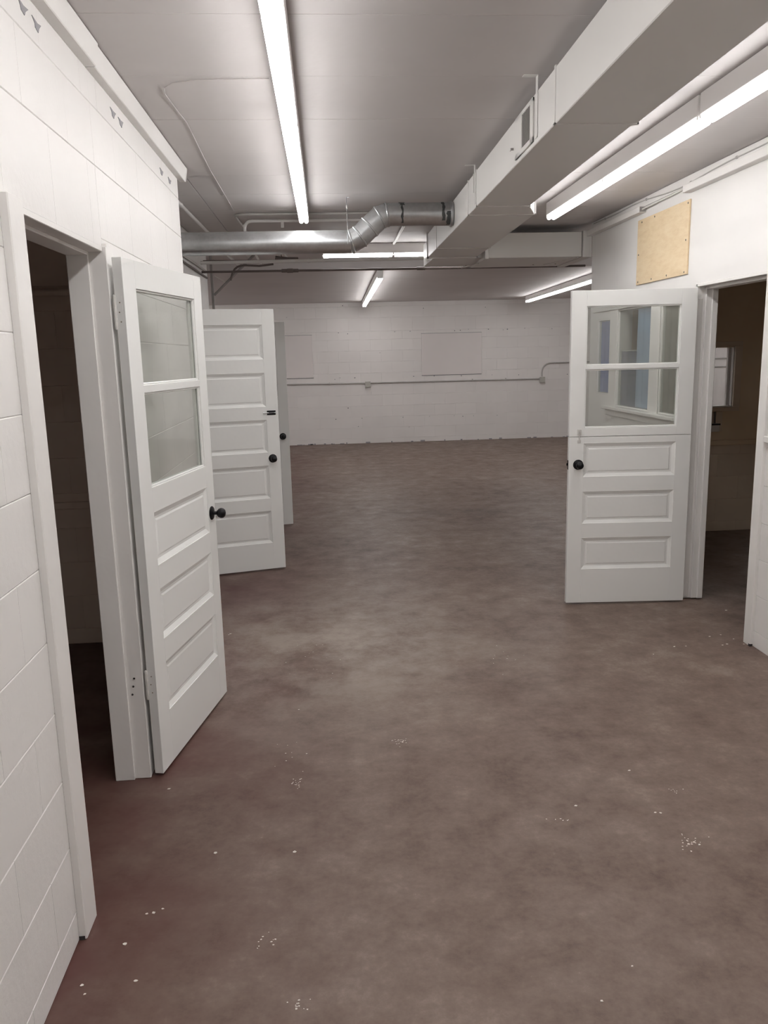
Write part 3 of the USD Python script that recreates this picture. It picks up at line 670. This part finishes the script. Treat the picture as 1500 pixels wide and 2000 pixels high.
up = run('pipe', 'dark pipe with a curled end above the knee brace', 'pipe', [(XREC + .01, 8.15, 2.60), (-.42, 8.15, 2.595), (.985, 8.15, 2.60)], .009, DARKPIPE)
up.part('valve', [tube([(-.42, 8.15, 2.62), (-.30, 8.15, 2.60), (-.20, 8.15, 2.61)], [.02, .024, .012], 10), tube([(-.36, 8.15, 2.62), (-.36, 8.15, 2.66)], .006, 8)], DARKPIPE, label='dark valve body')
po = Thing('post', 'slim grey steel post with a diagonal knee brace beyond the panelled doors', 'post', (-1.085, 8.52, 0))
po.part('shaft', box(-1.097, -1.073, 8.508, 8.532, .004, CZ - .002, .002), STEELPOST)
po.part('base_plate', box(-1.13, -1.04, 8.48, 8.56, 0, .008, .002), STEELPOST)
po.part('brace', tube([(-1.07, 8.52, 2.31), (-.64, 8.52, 2.705)], .013, 8), STEELPOST)
po.part('brace', tube([(-.92, 8.52, 2.705), (-.80, 8.52, 2.59)], .013, 8), WHITEPIPE)
po.part('brace', tube([(-.64, 8.52, 2.705), (-.585, 8.52, 2.60)], .011, 8), WHITEPIPE)
po.part('brace', tube([(-.35, 8.52, 2.72), (-.30, 8.52, 2.62)], .008, 8), WHITEPIPE)
po.part('brace', tube([(-1.06, 8.52, 2.50), (-.95, 8.52, 2.43)], .005, 6), WHITEPIPE)
po.part('cable', tube([(-.46, 8.50, 2.60), (-.60, 8.50, 2.585)] + bend((-.60, 8.50, 2.585), (-.86, 8.50, 2.60), (-.90, 8.50, 2.42), .12) + [(-.895, 8.505, 2.45)], .010, 10), DARKPIPE, label='dark drooping cable')
run('wire', 'painted wire curving across the ceiling left of the strip light', 'wire', [(-.17, 3.45, CZ - .0035), (-.46, 3.47, CZ - .0035), (-.55, 3.50, CZ - .0035), (-.595, 3.56, CZ - .0035), (-.607, 3.64, CZ - .0035), (-.597, 3.86, CZ - .0035), (-.586, 4.05, CZ - .0035), (-.61, 5.0, CZ - .0035), (-.614, 5.94, CZ - .0035), (-.619, 6.38, CZ - .0035)], .0024, CEIL, n=6)

# rear wall conduit and boxes
zc = 1.155
cr = Thing('conduit', 'thin grey conduit run along the rear wall', 'conduit', (-.9, YB, zc), 0, 'conduits')
cr.part('tube', tube([(-1.6, YB - .0165, 1.172), (.79, YB - .0165, 1.152)], .0125, 10), GREYPIPE, smooth=40)
cr.part('tube', tube([(.89, YB - .0165, 1.152), (4.17, YB - .0165, 1.148)], .0125, 10), GREYPIPE, smooth=40)
cr.part('tube', tube([(4.222, YB - .0165, 1.19)] + bend((4.222, YB - .0165, 1.19), (4.222, YB - .0165, 1.445), (7.8, YB - .0165, 1.45), .19, 8) + [(9.6, YB - .0165, 1.452)], .0125, 10), GREYPIPE, smooth=40)
for x in (.1, 2.85, 3.5): cr.part('clip', box(x, x + .02, YB - .03, YB - .0015, zc - .02, zc + .025, .003), GREYPIPE)
cr2 = Thing('conduit', 'second rear wall conduit seen through the office opening', 'conduit', (7.3, YB, 1.29), 0, 'conduits')
cr2.part('tube', tube([(7.32, YB - .0165, 1.29), (9.6, YB - .0165, 1.285)], .0125, 10), GREYPIPE, smooth=40)
def jbox(label, x, z, w=.095, h=.10, d=.05, mat=BOXGREY):
    th = Thing('junction_box', label, 'electrical box', (x, YB, z), 0, 'electrical boxes on the rear wall conduit')
    th.part('body', box(x - w / 2, x + w / 2, YB - d, YB - .0015, z - h / 2, z + h / 2, .006), mat)
    pl = th.part('cover_plate', box(x - w / 2 - .004, x + w / 2 + .004, YB - d - .004, YB - d, z - h / 2 - .004, z + h / 2 + .004, .002), mat)
    th.part('cover_screw', [screw_head((x + a * w * .35, YB - d - .004, z + b * h * .35), (0, -1, 0), .005) for a in (-1, 1) for b in (-1, 1)], SCREW, under=pl)
    return th
jbox('small grey electrical box at the middle of the rear wall conduit', .84, 1.128)
b2 = jbox('square electrical box where the rear wall conduit turns upward', 4.222, 1.128)
b2.part('outlet_slot', [box(4.222 + a - .012, 4.222 + a + .012, YB - .056, YB - .054, 1.128 + b - .014, 1.128 + b + .014) for a in (-.02, .02) for b in (-.022, .022)], BOXGREY)
jbox('electrical box on the rear wall seen through the office opening', 7.32, 1.27, .14, .26, .05, BOXGREY)
for lab, x0, x1, z0, z1 in (('pinkish-white square cover panel in the middle of the rear wall', 1.885, 3.036, 1.272, 2.05), ('pinkish-white cover panel on the rear wall beside the doors', -1.40, -.19, 1.276, 2.066)):
    th = Thing('cover_panel', lab, 'panel', (x0, YB, z0), 0, 'cover panels on the rear wall')
    th.part('sheet', box(x0, x1, YB - .012, YB - .0040, z0, z1, .002), PANELP)
    th.part('edge_strip', box(x0 - .006, x1 + .006, YB - .0045, YB - .0015, z0 - .012, z0 - .001), SCAR)
    th.part('edge_strip', box(x0 - .006, x1 + .006, YB - .0045, YB - .0015, z1 + .001, z1 + .008), SCAR)

# plywood on the right wall
pw = Thing('plywood_panel', 'bare plywood sheet screwed high on the right wall', 'panel', (XR, 5.675, 2.14))
pw.part('sheet', box(XR - .011, XR - .0005, 5.247, 6.108, 2.145, 2.606, .0012), PLY)
for y, z in ((5.27, 2.585), (5.28, 2.36), (5.285, 2.16), (5.56, 2.165), (5.82, 2.165), (6.07, 2.165), (6.075, 2.36), (6.03, 2.585), (5.80, 2.588)):
    pw.part('screw', screw_head((XR - .011, y, z), (-1, 0, 0), .0065), SCREW)

# boards, raceways and wire along the top of the right wall
tr = Thing('trim_5', 'flat painted board along the top of the right wall', 'trim board', (XR, 3, 2.70), kind='structure')
tr.part('board', box(XR - .012, XR - .0003, -3, 7.17, 2.69, CZ - .004, .002), TRIM)
rw = Thing('raceway', 'far boxed cable raceway along the right wall, open at one end', 'raceway', (XR, 6.5, 2.65), 0, 'raceways on the right wall')
rw.part('channel', box(XR - .055, XR - .0003, 5.985, 7.17, 2.646, 2.690, .003), TRIM)
rw.part('open_end', box(XR - .050, XR - .006, 5.9835, 5.986, 2.651, 2.685), STEELPOST)
rw.part('spare_cable', tube([(XR - .03, 5.985, 2.668), (XR - .02, 5.7, 2.675), (XR - .012, 5.3, 2.683)], .006, 6), TRIM)
rw2 = Thing('raceway', 'near boxed cable raceway along the right wall', 'raceway', (XR, 4, 2.65), 0, 'raceways on the right wall')
rw2.part('channel', box(XR - .055, XR - .0003, -3, 5.265, 2.643, 2.690, .003), TRIM)
wpts = []
for y in np.linspace(1.5, 7.1, 40):
    wpts.append((XR - .016, y, 2.722 + .016 * math.sin(y * 2.1) + .008 * math.sin(y * 5.3 + 1)))
run('wire', 'loose painted wire clipped along the top of the right wall', 'wire', wpts, .0045, GREYPIPE, [((wpts[i]), (0, 1, 0)) for i in (14, 18, 22, 26, 31, 37)], n=6)

# boxed beam along the top of the left wall
bm = Thing('trim_6', 'white boxed beam along the top of the left wall', 'beam', (XL, 3, 2.68), kind='structure')
def wedge(y0, y1, x1, z0=2.681, zt=CZ - .004):
    return hull([(x, y, z) for y in (y0, y1) for x, z in ((XL + .0003, z0), (x1 - .003, z0), (x1, z0 + .003), (x1 + .012, zt), (XL + .0003, zt))])
bm.part('board', wedge(-3, 3.092, XL + .040), TRIM)
bm.part('board', wedge(3.098, 4.975, XL + .034), TRIM)
bm.part('board_end', wedge(4.97, 4.985, XL + .036), TRIM)

# pipe and rail in the storeroom, box in the office
run('pipe', 'brown pipe across the storeroom wall behind the left doorway', 'pipe', [(-3.8, 4.72, 2.055), (-.92, 4.72, 2.062)], .020, STORE[2])
sr = Thing('rail', 'wooden rail across the storeroom wall behind the left doorway', 'rail', (-1.5, 4.77, .84))
sr.part('board', box(-3.8, XL - .125, 4.75, 4.7738, .835, .875, .003), STORE[1])
ob = Thing('outlet_box', 'pale electrical box below the office opening', 'electrical box', (3.49, YO, .93))
ob.part('body', box(3.43, 3.535, YO - .05, YO, .925, 1.0, .004), TRIM)
ob.part('back_plate', box(3.43, 3.575, YO - .012, YO, .925, 1.10, .002), OFFICE_LOW[1])
ob.part('riser', tube([(3.50, YO - .02, 1.0), (3.50, YO - .02, 1.105)], .009, 8), DARKPIPE)
ob.part('slot', box(3.46, 3.54, YO - .052, YO - .0495, .985, 1.0), DARK)

# paint flakes on the floor
fl = []
def ground(u, v):
    d = _fd * F_PX + _R * (u - 750) + _U * (1000 - v); t = -EYE / d[2]; return d[0] * t, d[1] * t
spots = [(330, 1541), (300, 1783), (318, 1775), (287, 1785), (244, 1844), (266, 1916), (166, 1942), (160, 1925), (584, 1386), (1418, 1192), (1408, 1240), (1411, 1260), (1433, 1248), (1420, 1258), (1453, 1258), (1386, 1243),
         (1229, 1505), (1280, 1587), (1290, 1588), (1355, 1645), (1345, 1649), (1366, 1650), (1125, 1574), (1235, 1887), (421, 1666), (575, 1664), (1175, 1955), (1276, 1278), (1340, 1262), (1317, 1263), (450, 1238), (447, 1240)]
spots = [(u, v, 1.0) for u, v in spots]
for u, v, w, h, n in ((780, 1450, 15, 7, 22), (578, 1532, 14, 9, 16), (1345, 1645, 34, 14, 20), (560, 1470, 60, 30, 10), (1318, 1545, 14, 8, 8), (585, 1965, 26, 12, 12), (620, 1290, 90, 40, 16), (1090, 1600, 30, 4, 6), (520, 1838, 30, 14, 10), (985, 1275, 60, 30, 10)):
    for _ in range(n): spots.append((u + float(rng.normal(0, w * .5)), v + float(rng.normal(0, h * .5)), .45))
for i, (u, v, ks) in enumerate(spots):
    x, y = ground(u, v); a = float(rng.uniform(0, 6.28)); s = float(rng.uniform(.004, .009)) * ks
    k = int(rng.integers(4, 7)); P = []
    for j in range(k):
        r = s * float(rng.uniform(.6, 1.2)); P += [(x + r * math.cos(a + 6.28 * j / k), y + r * math.sin(a + 6.28 * j / k) * .8, z) for z in (.0002, .0002 + .0014 * ks)]
    fl.append(hull(P))
flk = Thing('paint_flakes', 'tiny pale paint flakes scattered on the brown floor', 'debris', kind='stuff')
flk.part('flake', fl, FLAKE, kind='stuff')
